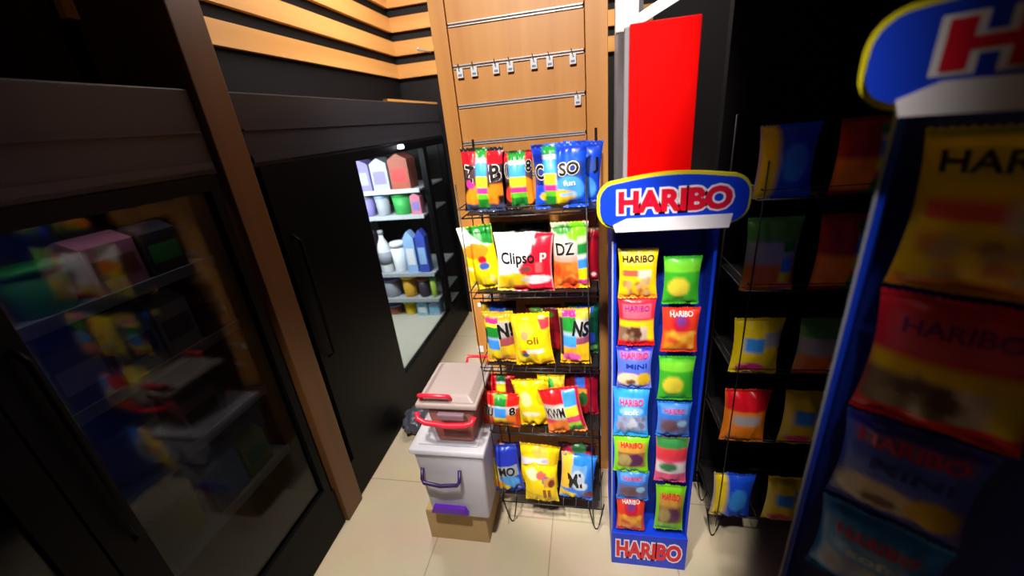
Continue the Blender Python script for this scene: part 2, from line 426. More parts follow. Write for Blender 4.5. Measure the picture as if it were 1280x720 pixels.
# ------------------------------------------------------------------ wire rack
RX0, RX1, RY0, RY1 = -.352, .022, 1.04, 1.28
shelfz = [at(670, y, 1.05).z for y in (268, 373, 467, 546, 633)]
def make_rack(ox, oy, lab, rows):
    root = empty('wire_rack', (ox + (RX0 + RX1) / 2, oy + 1.15, 0), lab, 'display rack', 'black wire racks')
    b = lambda x, y, z: (x + ox, y + oy, z)
    for x in (RX0, RX1):
        part(MB().tube([b(x, RY1, .13), b(x, RY1, 1.46)], .004), 'rear_upright', WIRE, root)
        part(MB().tube([b(x + (.004 if x == RX0 else -.03), RY0, .13), b(x + (.004 if x == RX0 else -.03), RY0, 1.36)], .0018), 'front_upright', WIRE, root)
    for x in (RX0 + .02, RX1 - .02):
        for y in (RY0 + .06, RY1 - .03):
            part(MB().tube([b(x - .03, y, .14), b(x - .012, y, .03), b(x - .004, y, .003), b(x + .004, y, .003), b(x + .012, y, .03), b(x + .03, y, .14)], .0026), 'foot', WIRE, root)
    for z in rows:
        z = z - .004
        m = MB()
        m.box(b(RX0 + .004, RY0 + .06, z - .001), b(RX1 - .004, RY1 - .004, z + .001))  # solid tray added to cast shade between the bag rows
        m.tube([b(RX0, RY0 + .024, z), b(RX1, RY0 + .024, z), b(RX1, RY1, z), b(RX0, RY1, z)], .0022, closed=True)
        for k in range(1, 8): x = RX0 + (RX1 - RX0) * k / 8; m.tube([b(x, RY0 + .024, z), b(x, RY1, z)], .0013, n=6)
        part(m, 'shelf', WIRE, root)
        for x in (RX0, RX1):
            m = MB()
            for dz in (.03,): m.tube([b(x, RY0, z + dz), b(x, RY1, z + dz)], .0018, n=6)
            part(m, 'side_guard', WIRE, root)
        if z < .2: continue
        m = MB(); m.tube([b(RX0, RY0, z + .03), b(RX1, RY0, z + .03)], .0013, n=6)
        part(m, 'front_guard', WIRE, root)
    return root
make_rack(0, 0, 'black wire rack of candy bags standing before the wood panel', shelfz)

strip1 = lambda u0, u1, v0=.02: ('strip', u0, u1, v0, [(GRN, .13), ((190, 180, 200), .07), (LBL, .2), ((225, 220, 40), .17), (PNK, .1), ((90, 190, 40), .09), (GRN, .16)])
# row 1
Z = shelfz[0]
pbag('black and red bag with a colour strip, leftmost on the top shelf', (576, 184, 629, 268), 1.06, Z,
     [('b', (34, 20, 24)), ('r', 0, .05, 1, .24, RED), ('r', 0, 0, 1, .06, BLK), ('r', .05, .24, .98, .52, (70, 50, 55)), ('e', .45, .78, .42, .22, ORG), ('r', .7, .55, 1, .72, ORG), ('e', .2, .55, .12, .07, PNK), ('r', 0, .86, 1, 1, (50, 60, 90)), strip1(.36, .63)],
     [('Z', .17, .38, .22, .22, MK, .03, -.15, MCR), ('B', .84, .37, .22, .22, MK, .03, .1, MCR)], seed=1, tilt=math.radians(3))
pbag('black and red bag with orange sweets, in the middle of the top shelf', (630, 188, 668, 268), 1.075, Z,
     [('b', (40, 20, 24)), ('r', 0, .03, 1, .16, (190, 25, 40)), ('r', .03, .18, 1, .5, (80, 60, 62)), ('e', .7, .68, .4, .25, ORG), ('e', .3, .72, .3, .16, (225, 60, 40)), strip1(.2, .78, .02)],
     [('8', .89, .25, .16, .18, MK, .02, 0, MCR), ('(', .1, .28, .1, .18, MK, .02, 0, MCR)], seed=2)
pbag('large royal blue bag with black lettering on the right of the top shelf', (666, 178, 736, 268), 1.05, Z,
     [('b', (20, 75, 215)), ('r', 0, 0, .24, .6, DBL), ('r', 0, .05, 1, .14, (18, 50, 160)), ('r', .02, .27, .95, .5, (40, 60, 130)), ('e', .66, .68, .3, .2, (70, 150, 240)), ('e', .45, .78, .35, .1, (250, 190, 20)), ('r', .5, .74, .8, .79, (150, 200, 250)), ('e', .42, .9, .22, .08, YEL), strip1(.2, .44)],
     [('C', .11, .4, .15, .2, MK, .03, 0, MCR), ('SO', .68, .37, .36, .17, MK, .03, .05, MCR), ('fun', .68, .58, .22, .08, MW)], seed=3, d=.05)
pbag('darker blue bag peeking out behind the large blue bag, top shelf', (700, 176, 750, 268), 1.12, Z,
     [('b', (22, 70, 200)), ('r', 0, .05, 1, .1, (16, 45, 150)), ('r', .3, .28, .9, .48, (50, 80, 160)), ('e', .6, .75, .3, .2, (70, 140, 235))],
     [('J', .86, .34, .12, .18, MK, .02, .1)], seed=4, tilt=math.radians(4))
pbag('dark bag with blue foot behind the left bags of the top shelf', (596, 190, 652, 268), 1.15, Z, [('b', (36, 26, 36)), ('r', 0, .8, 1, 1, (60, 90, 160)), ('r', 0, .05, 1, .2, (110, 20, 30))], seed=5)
# row 2
Z = shelfz[1]
pbag('yellow bag with a green and white top, leftmost on the second shelf', (584, 281, 628, 373), 1.07, Z,
     [('b', YEL), ('r', 0, 0, 1, .3, (215, 225, 215)), ('p', [(.2, 0), (1, 0), (1, .3), (.7, .26), (.35, .1)], GRN), ('e', .45, .36, .4, .12, ORG), ('e', .6, .5, .14, .06, RED), ('e', .62, .6, .16, .06, (50, 90, 170)), ('r', 0, .6, .25, .66, (245, 235, 190)), ('dots', .1, .75, .9, .98, 6, .07, [(240, 190, 60), (250, 225, 140)], 3)], seed=6, tilt=math.radians(-6))
pbag('white and red bag with black lettering, middle of the second shelf', (618, 290, 692, 373), 1.045, Z,
     [('b', (236, 232, 236)), ('p', [(.7, 0), (1, 0), (1, 1), (.45, 1), (.42, .55), (.62, .3)], (215, 25, 45)), ('p', [(0, .72), (.35, .62), (.62, .68), (.55, .9), (0, .95)], (250, 205, 20)), ('e', .72, .75, .26, .08, (240, 225, 230)), ('r', .25, .86, 1, 1, (235, 25, 60)), ('e', .55, .56, .1, .05, (120, 60, 60)), ('r', .72, .46, .84, .62, (190, 90, 90)), ('r', 0, .84, .3, 1, (240, 190, 40))],
     [('Clipso', .40, .37, .60, .18, MK, .022, .06, None), ('p', .86, .33, .1, .14, MCR, .03)], seed=7, d=.045, tilt=math.radians(2))
pbag('orange bag with a silver and lime top, right of the second shelf', (690, 277, 737, 373), 1.06, Z,
     [('b', (235, 100, 30)), ('r', 0, 0, 1, .56, (200, 150, 130)), ('r', 0, .2, 1, .48, (178, 172, 168)), ('r', 0, 0, 1, .2, (180, 215, 170)), ('e', .68, .12, .28, .13, LIME), ('e', .3, .1, .25, .06, (70, 140, 60)), ('dots', .05, .6, .7, .95, 10, .14, [(250, 130, 50), (220, 70, 25), (240, 150, 60)], 5), ('strip', .72, .98, .2, [((200, 220, 170), .1), (GRN, .16), ((215, 225, 215), .06), (LBL, .15), (YEL, .18), (PNK, .08), (YEL, .07)])],
     [('DZ', .36, .36, .5, .17, MK, .02, .05, MCR)], seed=8)
pbag('deep red bag half hidden at the right end of the second shelf', (712, 282, 750, 373), 1.12, Z, [('b', (150, 12, 22)), ('r', 0, .0, 1, .1, (90, 60, 30)), ('e', .8, .85, .1, .03, (230, 190, 190))], seed=9)
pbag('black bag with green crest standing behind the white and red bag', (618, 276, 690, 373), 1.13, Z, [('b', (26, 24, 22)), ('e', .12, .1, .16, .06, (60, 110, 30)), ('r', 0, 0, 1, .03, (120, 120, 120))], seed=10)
# row 3
Z = shelfz[2]
strip3 = lambda u0, u1: ('strip', u0, u1, .1, [(PNK, .1), ((235, 220, 60), .06), (GRN, .2), ((160, 190, 220), .04), (LBL, .2), (YEL, .24)])
pbag('yellow bag with a blue and green strip, leftmost on the third shelf', (607, 389, 645, 467), 1.055, Z,
     [('b', (245, 205, 25)), ('r', 0, 0, 1, .14, (200, 170, 40)), ('r', .4, .16, 1, .46, (170, 166, 165)), ('r', .55, .46, 1, .62, (170, 80, 90)), ('r', 0, .3, .1, .6, (30, 30, 60)), ('r', 0, .84, 1, 1, (225, 150, 60)), ('e', .4, .9, .2, .08, (235, 110, 130)), strip3(.08, .52)],
     [('N!', .75, .32, .45, .24, MK, .04, .1)], seed=11)
pbag('plain yellow bag with a pale label band, centre of the third shelf', (643, 391, 693, 467), 1.04, Z,
     [('b', (250, 215, 10)), ('p', [(.7, .1), (1, .08), (1, .26), (.8, .28)], (240, 60, 70)), ('e', .4, .25, .2, .12, (250, 195, 60)), ('e', .35, .35, .1, .08, (245, 150, 100)), ('r', .35, .6, .8, .69, (240, 232, 225)), ('e', .28, .66, .07, .04, RED), ('e', .3, .73, .1, .05, (60, 90, 130)), ('r', 0, .82, 1, 1, (235, 175, 10)), ('r', 0, .82, .5, .9, (245, 220, 30)), ('r', .1, .12, .14, .95, (252, 232, 90))],
     [('oli', .55, .42, .3, .12, mat('ink_brown', (150, 90, 20), .4), .02)], seed=12, d=.05, tilt=math.radians(-3))
pbag('yellow bag with an orange foot and colour strip, right of the third shelf', (699, 385, 739, 467), 1.05, Z,
     [('b', (240, 190, 25)), ('r', 0, .05, 1, .16, (190, 170, 60)), ('r', .4, .16, 1, .46, (165, 162, 162)), ('r', .55, .46, 1, .58, (150, 70, 90)), ('r', 0, .14, .12, .8, (50, 30, 50)), ('strip', .12, .55, .03, [(PNK, .1), (GRN, .24), ((150, 170, 180), .06), (LBL, .21), ((250, 165, 30), .12), (ORG, .1)]), ('e', .38, .84, .3, .09, (240, 90, 170)), ('r', 0, .92, 1, 1, (240, 160, 30))],
     [('NS', .72, .31, .5, .22, MK, .04, -.15)], seed=13)
pbag('dark green bag with a blue spot behind the right end of the third shelf', (708, 378, 750, 467), 1.12, Z, [('b', (10, 62, 34)), ('r', 0, 0, 1, .14, (14, 90, 60)), ('e', .55, .12, .3, .06, (30, 70, 190)), ('e', .75, .65, .14, .12, (45, 60, 170)), ('e', .8, .85, .15, .05, (90, 140, 60))], seed=14)
pbag('dark red bag standing behind the yellow bag on the third shelf', (660, 380, 704, 467), 1.125, Z, [('b', (105, 14, 22)), ('e', .3, .08, .2, .06, (90, 130, 50)), ('e', .55, .18, .25, .06, (40, 110, 40)), ('e', .7, .7, .3, .2, (150, 20, 30))], seed=15)
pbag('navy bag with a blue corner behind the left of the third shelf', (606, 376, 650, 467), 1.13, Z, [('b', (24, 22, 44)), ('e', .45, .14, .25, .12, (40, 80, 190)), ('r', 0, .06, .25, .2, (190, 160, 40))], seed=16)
# row 4
Z = shelfz[3]
pbag('red and orange bag with black lettering, front left of the fourth shelf', (602, 490, 650, 546), 1.035, Z,
     [('b', (240, 100, 30)), ('r', 0, 0, 1, .32, (238, 30, 25)), ('r', 0, .32, 1, .62, (200, 190, 185)), ('e', .78, .72, .2, .2, (245, 120, 20)), ('r', 0, .8, .3, 1, (225, 40, 30)), ('r', .9, .4, 1, 1, (200, 50, 20)), ('strip', .34, .66, .04, [((110, 200, 70), .1), (GRN, .17), ((190, 200, 220), .06), (LBL, .26), (YEL, .27)]), ('e', .6, .92, .12, .07, (60, 130, 40))],
     [('TU', .17, .47, .26, .24, MK, .02, -.1, MCR), ('8', .83, .44, .14, .2, MK, .03, .1, MCR)], seed=17, tilt=math.radians(4))
pbag('red bag with green and yellow strip behind the front left bag, fourth shelf', (608, 467, 648, 546), 1.11, Z,
     [('b', (215, 20, 30)), ('r', .75, .1, 1, .5, (120, 20, 40)), ('strip', .44, .72, .0, [((30, 110, 60), .15), ((180, 190, 200), .05), ((225, 215, 40), .17)]), ('e', .2, .2, .06, .05, (250, 180, 180))], seed=18)
pbag('bright yellow bag with pale spots in the middle of the fourth shelf', (648, 473, 694, 546), 1.05, Z,
     [('b', (252, 215, 5)), ('e', .35, .35, .16, .14, (250, 235, 150)), ('e', .4, .66, .28, .06, (248, 240, 190)), ('e', .85, .3, .2, .2, (240, 170, 20)), ('r', 0, .85, 1, 1, (250, 190, 10)), ('r', .06, .1, .1, .9, (254, 235, 80))], seed=19, d=.045, tilt=math.radians(-5))
pbag('tilted red and orange bag with a colour strip, front right of the fourth shelf', (684, 484, 735, 546), 1.02, Z,
     [('b', (235, 130, 70)), ('r', 0, 0, 1, .32, (215, 25, 30)), ('r', .02, .3, .7, .62, (190, 184, 178)), ('r', 0, .62, .3, .74, (240, 60, 90)), ('r', .8, 0, 1, .9, (190, 30, 60)), ('e', .4, .82, .3, .18, (235, 120, 40)), ('strip', .58, .92, .06, [(LBL, .3), ((225, 220, 50), .22), ((240, 70, 120), .14), ((160, 210, 50), .1), (GRN, .14)])],
     [('KWM', .32, .46, .48, .2, MK, .02, .05, MCR)], seed=20, tilt=math.radians(-9))
pbag('yellow bag with a green blot behind the tilted bag of the fourth shelf', (674, 468, 708, 546), 1.095, Z, [('b', (245, 205, 20)), ('e', .35, .17, .3, .12, (70, 180, 80)), ('e', .4, .3, .25, .05, (200, 210, 190)), ('r', .6, .05, 1, .2, (230, 200, 60))], seed=21)
pbag('deep red bag with a blue square at the right end of the fourth shelf', (706, 464, 749, 546), 1.12, Z, [('b', (160, 12, 30)), ('r', 0, 0, .45, .3, (110, 10, 20)), ('r', .34, .1, .62, .3, (50, 100, 200)), ('r', .4, .32, .66, .42, (220, 150, 60)), ('e', .55, .55, .14, .16, (30, 90, 40)), ('e', .25, .4, .15, .1, RED)], seed=22)
# row 5
Z = shelfz[4]
pbag('blue bag with a yellow left stripe, front left of the bottom shelf', (616, 556, 656, 633), 1.05, Z,
     [('b', (40, 70, 190)), ('r', 0, 0, .3, .7, (245, 210, 40)), ('e', .18, .14, .12, .12, (240, 140, 70)), ('r', .08, .22, .3, .3, (210, 215, 230)), ('r', .32, .1, 1, .38, (30, 50, 180)), ('r', .3, .38, .95, .6, (150, 160, 170)), ('e', .6, .72, .32, .14, (80, 165, 240)), ('e', .18, .8, .26, .12, (250, 165, 20)), ('e', .4, .88, .16, .08, YEL), ('r', .6, .86, 1, 1, (25, 50, 150))],
     [('MO', .6, .48, .5, .16, MK, .03)], seed=23, tilt=math.radians(-5))
pbag('yellow bag with a white band and small picture, front centre of the bottom shelf', (655, 580, 698, 633), 1.015, Z,
     [('b', (248, 210, 15)), ('e', .3, .22, .2, .12, (250, 240, 170)), ('e', .55, .22, .16, .09, (235, 100, 90)), ('e', .7, .34, .14, .1, (90, 110, 170)), ('r', .62, .28, .95, .5, (215, 150, 60)), ('e', .85, .42, .1, .1, (120, 40, 30)), ('r', 0, .72, .7, .76, (230, 180, 20))],
     [('li', .7, .66, .2, .22, mat('ink_brown', (150, 90, 20), .4), .03)], seed=24)
pbag('yellow bag with a white and blue blaze at the back of the bottom shelf', (648, 555, 697, 633), 1.085, Z,
     [('b', (250, 215, 20)), ('e', .5, .14, .2, .1, (240, 190, 80)), ('p', [(0, .3), (.7, .22), (.7, .38), (0, .5)], (232, 228, 240)), ('e', .7, .3, .15, .05, (180, 190, 220)), ('r', .75, .1, 1, .9, (240, 195, 20))], seed=25, tilt=math.radians(5))
pbag('light blue bag with a yellow left side, front right of the bottom shelf', (697, 566, 741, 633), 1.04, Z,
     [('b', (45, 130, 235)), ('p', [(0, 0), (.34, 0), (.3, .7), (0, .75)], (245, 195, 60)), ('r', .3, .2, .75, .45, (110, 170, 230)), ('e', .5, .5, .22, .22, (190, 205, 225)), ('e', .62, .62, .2, .1, (225, 235, 245)), ('p', [(0, .78), (.5, .82), (.45, .95), (0, .95)], (245, 205, 30)), ('e', .85, .86, .16, .1, (130, 60, 40)), ('r', .5, .88, .9, 1, (50, 80, 190))],
     [('MI', .42, .5, .38, .3, MK, .03, .15)], seed=26, tilt=math.radians(5))
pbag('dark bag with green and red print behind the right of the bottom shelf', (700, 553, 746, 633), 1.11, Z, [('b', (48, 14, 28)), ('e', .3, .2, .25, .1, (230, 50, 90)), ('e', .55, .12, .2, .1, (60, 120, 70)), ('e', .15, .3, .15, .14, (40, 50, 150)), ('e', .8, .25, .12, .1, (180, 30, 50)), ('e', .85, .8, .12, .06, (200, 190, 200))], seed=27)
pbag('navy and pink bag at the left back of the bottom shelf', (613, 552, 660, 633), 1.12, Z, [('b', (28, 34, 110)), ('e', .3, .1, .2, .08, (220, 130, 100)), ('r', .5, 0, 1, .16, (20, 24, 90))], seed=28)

# ------------------------------------------------------------------ blue candy stands
SBLUE = mat('stand_blue', (10, 60, 215), .4); SDBL = mat('stand_dark_blue', (14, 46, 150), .5); SRED = mat('board_red', (252, 0, 0), .6, 0, .08)
SEDGE = mat('card_edge', (150, 155, 175), .6); RIM = mat('rim_yellow', (235, 220, 20), .4)
LETR = mat('letter_red', (230, 16, 48), .35); LETW = mat('letter_white', (248, 240, 245), .35)
def sign_outline(x0, x1, z0, z1, g=0, n=14):
    pts = []
    w = x1 - x0; h = z1 - z0
    r = h * .38 + g
    def arc(cx, cz, a0, a1, rr):
        for k in range(7): a = a0 + (a1 - a0) * k / 6; pts.append((cx + rr * math.cos(a), cz + rr * math.sin(a)))
    X0, X1, Z0, Z1 = x0 - g, x1 + g, z0 - g, z1 + g
    arc(X0 + r, Z0 + r, PI * 1.0, PI * 1.5, r)
    for k in range(1, n): t = k / n; pts.append((X0 + r + (X1 - X0 - 2 * r) * t, Z0 - .06 * h * math.sin(PI * t)))
    arc(X1 - r, Z0 + r, PI * 1.5, PI * 2, r); arc(X1 - r, Z1 - r, 0, PI * .5, r)
    for k in range(1, n): t = 1 - k / n; pts.append((X0 + r + (X1 - X0 - 2 * r) * t, Z1 + .12 * h * math.sin(PI * t)))
    arc(X0 + r, Z1 - r, PI * .5, PI, r)
    return pts
def make_stand(x0, x1, yf, lab, zh0, zh1, ztop, k=1.0, red=True, rz=0, hz=.012, sx0=None, sx1=None):
    """local frame: origin at front-left foot; built in local coords then placed by the root"""
    w = x1 - x0
    root = empty('candy_stand', (x0, yf, 0), lab, 'display stand', 'blue candy stands', rz)
    def P(mb, nm, m, l=None):
        o = mb.build(nm, m, root)
        if l: o['label'] = l
        return o
    D = .26 * k
    P(MB().box((0, 0, .0), (.008, D, zh0 + .02), None, .001), 'side_panel', SBLUE)
    P(MB().box((w - .008, 0, .0), (w, D, zh0 + .02), None, .001), 'side_panel', SBLUE)
    P(MB().box((-.003, -.003, .001), (.001, .004, zh0), None), 'edge_trim', SEDGE)
    P(MB().box((.008, .075, .16), (w - .008, .085, zh0 + .02)), 'back_panel', SDBL)
    mb = MB(); mb.box((-.002, -.012, 0), (w + .002, D, .158), SBLUE, .002)
    flat_text(mb, 'HARIBO', w * .5, -.0128, .083, w * .86, .075, LETW, .11)
    flat_text(mb, 'HARIBO', w * .5, -.0134, .083, w * .86, .075, LETR, .045)
    P(mb, 'plinth', SBLUE)
    a = (sx0 if sx0 is not None else -.05); b = (sx1 if sx1 is not None else w + .05)
    sy = -.05
    zc = (zh0 + zh1) / 2
    P(MB().prism(sign_outline(a, b, zh0, zh1, .006), sy + .001, sy + .012), 'sign_rim', RIM, 'yellow sign rim')
    mb = MB(); mb.prism(sign_outline(a, b, zh0, zh1, -.001), sy - .006, sy + .002, SBLUE)
    hh = zh1 - zh0
    tw = (b - a) * .74
    flat_text(mb, 'HARIBO', (a + b) / 2 + .004, sy - .0068, zc + hh * .07, tw, hh * .46, LETW, .12)
    flat_text(mb, 'HARIBO', (a + b) / 2 + .004, sy - .0076, zc + hh * .07, tw, hh * .46, LETR, .05)
    P(mb, 'header_sign', SBLUE)
    mb = MB(); mb.prism([(a + .035, zh0 - .012), (b - .035, zh0 - .012), (b - .03, zh0 + .018), (a + .06, zh0 + .018), (a + .03, zh0 + .004)], sy - .010, sy - .006)
    P(mb, 'label_strip', LETW, 'white label strip')
    P(MB().box((.0, .0, zh0 + .02), (w, .04, zh1 - .03)), 'header_block', SDBL)
    if red:
        P(MB().box((.034, .02, zh1 - .06), (w - .07, .045, ztop), None, .002), 'top_board', SRED, 'red top board')
        P(MB().box((.024, .026, zh1 - .06), (.0335, .05, ztop - .004), None, .001), 'board_edge', GREY)
    return root
SX0 = at(765, 690, .99).x; SX1 = .30
a_ = at(746, 250, .94).x; b_ = .335
zt = at(800, 28, 1.01).z
make_stand(SX0, SX1, .99, 'blue candy stand with red top board, right of the wire rack', at(790, 284, .94).z + .004, at(790, 228, .94).z, zt, sx0=a_ - SX0 + .006, sx1=b_ - SX0)
def hb(kind):
    if kind == 'gold': return [('b', (246, 196, 12)), ('r', 0, 0, 1, .06, (120, 130, 60)), ('r', .1, .1, .9, .3, (225, 190, 80)), ('r', .08, .4, .5, .52, (240, 90, 70)), ('r', .5, .4, .85, .56, (235, 205, 180)), ('dots', .1, .58, .8, .9, 16, .1, [(160, 100, 50), (225, 130, 60), (200, 160, 110), (240, 200, 60)], 4), ('r', 0, .9, 1, 1, (240, 140, 40))]
    if kind == 'red': return [('b', (240, 40, 60)), ('r', .1, .12, .9, .4, (245, 90, 110)), ('r', 0, .44, 1, .56, (250, 200, 20)), ('r', 0, .56, .6, .86, (130, 100, 75)), ('r', .6, .56, .85, .86, (215, 190, 170)), ('r', .8, .56, 1, .86, YEL), ('dots', .05, .6, .6, .85, 8, .09, [(90, 50, 40), (170, 140, 110)], 6), ('r', 0, .86, 1, 1, (235, 20, 25))]
    if kind == 'violet': return [('b', (85, 110, 225)), ('r', 0, 0, 1, .1, (60, 50, 190)), ('r', .08, .1, .92, .26, (150, 110, 190)), ('r', 0, .56, 1, .96, (120, 110, 190)), ('e', .35, .74, .35, .17, (230, 205, 175)), ('e', .78, .74, .2, .17, (225, 180, 40)), ('e', .4, .8, .15, .07, (130, 90, 50))]
    if kind == 'sky': return [('b', (50, 150, 240)), ('r', .15, .18, .85, .34, (130, 160, 225)), ('e', .5, .44, .35, .1, (140, 195, 245)), ('r', .1, .55, .95, .85, (150, 165, 200)), ('dots', .12, .56, .9, .84, 14, .09, [(110, 120, 150), (200, 205, 220), (150, 140, 170)], 8), ('r', 0, .88, 1, 1, (40, 160, 240))]
    if kind == 'lime': return [('b', (125, 210, 30)), ('r', .1, .16, .92, .4, (205, 150, 60)), ('r', .1, .4, .92, .8, (150, 100, 60)), ('e', .6, .6, .26, .18, (90, 40, 80)), ('e', .3, .6, .2, .16, (170, 150, 90))]
    if kind == 'blue': return [('b', (50, 125, 225)), ('r', .1, .1, .9, .3, (90, 150, 230)), ('r', .05, .4, .95, .85, (100, 100, 150)), ('e', .4, .62, .3, .16, (110, 80, 90)), ('e', .75, .55, .15, .1, (150, 190, 230))]
    if kind == 'scarlet': return [('b', (240, 60, 35)), ('e', .5, .3, .24, .2, (200, 30, 60)), ('e', .5, .26, .12, .1, (120, 60, 150)), ('r', .05, .5, .9, .9, (245, 150, 40)), ('dots', .1, .52, .85, .9, 8, .1, [(250, 190, 60), (230, 90, 40)], 2)]
    if kind == 'green': return [('b', (60, 175, 40)), ('r', 0, .1, 1, .3, (120, 210, 50)), ('e', .4, .6, .3, .2, (230, 210, 60))]
    if kind == 'pink': return [('b', (240, 90, 140)), ('r', 0, 0, 1, .3, (60, 140, 70)), ('r', 0, .2, 1, .45, (225, 60, 70)), ('r', 0, .5, 1, .75, (235, 225, 225)), ('e', .4, .6, .3, .1, (60, 130, 80))]
TX = {'gold': [('HARIBO', .5, .18, .8, .12, MK, .02, .0, None)], 'red': [('HARIBO', .5, .2, .66, .1, mat('ink_plum', (150, 40, 130), .4), .02)], 'violet': [('HARIBO', .5, .18, .76, .12, MPK, .03), ('MINI', .55, .4, .6, .1, MBL, .02)],
      'sky': [('HARIBO', .5, .26, .66, .11, MPK, .02), ('soft', .5, .44, .4, .1, MW, .02)], 'lime': [('HARIBO', .5, .2, .6, .12, LETR, .02)], 'blue': [('HARIBO', .5, .2, .6, .12, MPK, .02)], 'scarlet': [('HARIBO', .5, .12, .6, .1, MW, .02)], 'green': [], 'pink': []}
stack = [('gold', (772, 311, 823, 373), 'golden yellow gummy bag, topmost in the left column of the blue stand'),
         ('red', (772, 372, 820, 432), 'red bag with a yellow band below the golden yellow bag'),
         ('violet', (770, 434, 816, 485), 'violet blue bag with pink lettering, below the red and yellow bag'),
         ('sky', (766, 485, 812, 545), 'sky blue bag with silver sweets, mid height on the blue stand'),
         ('lime', (766, 545, 812, 590), 'lime green bag with a brown picture, below the sky blue bag'),
         ('blue', (770, 589, 812, 624), 'small blue bag with a dark picture, below the lime green bag'),
         ('scarlet', (770, 621, 807, 662), 'orange red bag, lowest in the left column of the blue stand')]
for i, (kd, bx, lab) in enumerate(stack):
    Yb = .985 - .002 * (i % 2)
    pbag(lab, bx, Yb, None, hb(kd), TX[kd], d=.022, seed=40 + i, group='candy bags on the blue stand', nu=24, nv=30, lean=math.radians(-2))
second = [('green', (828, 320, 876, 380), 'green bag, topmost in the right column of the blue stand'), ('scarlet', (826, 384, 874, 440), 'orange red bag in the right column, level with the red and yellow bag'),
          ('green', (822, 445, 868, 500), 'green bag in the right column beside the violet blue bag'), ('blue', (820, 502, 864, 545), 'blue bag in the right column beside the sky blue bag'),
          ('pink', (818, 546, 860, 602), 'pink and white bag with green top beside the lime green bag'), ('lime', (818, 606, 856, 662), 'lime green bag, lowest in the right column of the blue stand')]
for i, (kd, bx, lab) in enumerate(second):
    pbag(lab, bx, .985 - .002 * (i % 2), None, hb(kd), TX[kd], d=.022, seed=60 + i, group='candy bags on the blue stand', nu=16, nv=20)

# ------------------------------------------------------------------ crates
CARD = mat('cardboard', (196, 164, 112), .8)
b = empty('cardboard_box', (-.52, 1.12, 0), 'low brown cardboard box on the floor under the purple handled crate', 'box')
part(MB().box((-.645, 1.0, 0), (-.405, 1.25, .15), None, .003), 'carton', CARD, b)
part(MB().box((-.643, 1.002, .1501), (-.526, 1.248, .153)), 'flap', CARD, b); part(MB().box((-.522, 1.002, .1501), (-.407, 1.248, .153)), 'flap', CARD, b)
PL = trans_plastic('milky_plastic', (242, 240, 248), .72); PL2 = trans_plastic('clear_plastic', (226, 200, 195), .09)
PUR = mat('purple_plastic', (105, 35, 190), .35); DPU = mat('dark_purple_plastic', (58, 36, 96), .35); REDP = mat('red_plastic', (240, 30, 55), .35)
c1 = empty('storage_crate', (-.49, 1.12, .154), 'milky storage crate with purple handles, on the cardboard box', 'crate', 'storage crates')
Z0 = .154
def shell(x0, y0, x1, y1, z0, X0, Y0, X1, Y1, z1, t=.004):
    m = MB(); m.frustum((x0, y0), (x1, y1), z0, (X0, Y0), (X1, Y1), z1, None, .012)
    m.bm.faces.ensure_lookup_table()
    f = max(m.bm.faces, key=lambda f: f.calc_center_median().z)
    bmesh.ops.delete(m.bm, geom=[f], context='FACES_ONLY')
    return m
def solid(o, t=.003):
    s = o.modifiers.new('thickness', 'SOLIDIFY'); s.thickness = t; s.offset = -1
    return o
solid(part(shell(-.605, .985, -.385, 1.22, Z0, -.618, .97, -.368, 1.23, .475), 'tub', PL, c1))
m = MB(); m.box((-.628, .96, .476), (-.360, 1.24, .498), None, .007); m.box((-.600, .985, .498), (-.385, 1.215, .506), None, .004)
part(m, 'lid', PL, c1)
part(MB().tube([(-.597, .972, .405), (-.597, .955, .37), (-.59, .948, .36), (-.53, .945, .354), (-.468, .948, .36), (-.460, .955, .37), (-.460, .972, .405)], .007), 'carry_handle', DPU, c1, 'dark purple carry handle')
part(MB().frustum((-.60, .962), (-.455, .982), .19, (-.585, .962), (-.465, .98), .222, None, .004), 'latch', PUR, c1, 'bright purple latch')
# paper goods inside
tag(MB().box((-.585, 1.005, .164), (-.405, 1.2, .36), None, .02).build('paper_bundle', mat('pale_paper', (196, 190, 205), .8), origin=(-.49, 1.11, .17)), 'pale bundle inside the milky purple handled crate', 'bundle')
Z1 = .508
c2 = empty('storage_crate', (-.45, 1.12, Z1), 'clear storage crate with red handles and brown contents, topmost of the crates', 'crate', 'storage crates')
solid(part(shell(-.535, .985, -.390, 1.17, Z1, -.555, .972, -.372, 1.185, .672), 'tub', PL2, c2))
m = MB(); m.box((-.566, .962, .674), (-.360, 1.205, .692), None, .006); m.frustum((-.556, .972), (-.368, 1.195), .692, (-.53, .99), (-.39, 1.175), .712, None, .005)
part(m, 'lid', trans_plastic('lid_plastic', (196, 178, 172), .85), c2)
part(MB().tube([(-.548, .985, .694), (-.548, .968, .722), (-.542, .962, .728), (-.455, .962, .728), (-.448, .968, .722), (-.448, .985, .694)], .007), 'carry_handle', REDP, c2, 'red carry handle')
part(MB().tube([(-.560, .958, .664), (-.556, .945, .648), (-.53, .94, .638), (-.46, .938, .632), (-.40, .94, .634), (-.376, .945, .640), (-.37, .958, .655)], .009), 'front_rim', REDP, c2, 'red front rim')
part(MB().box((-.49, .944, .646), (-.40, .962, .668), None, .005), 'clasp', mat('grey_clasp', (120, 95, 105), .4), c2, 'grey clasp')
part(MB().tube([(-.455, 1.19, .694), (-.453, 1.212, .715), (-.375, 1.212, .715), (-.37, 1.19, .694)], .006), 'rear_handle', REDP, c2)
tag(MB().frustum((-.525, .995), (-.40, 1.16), Z1 + .008, (-.540, .986), (-.386, 1.17), .645, None, .01).build('candy_carton', mat('brown_carton', (176, 76, 60), .7), origin=(-.45, 1.08, Z1 + .008)), 'reddish brown carton inside the red handled clear crate', 'carton')
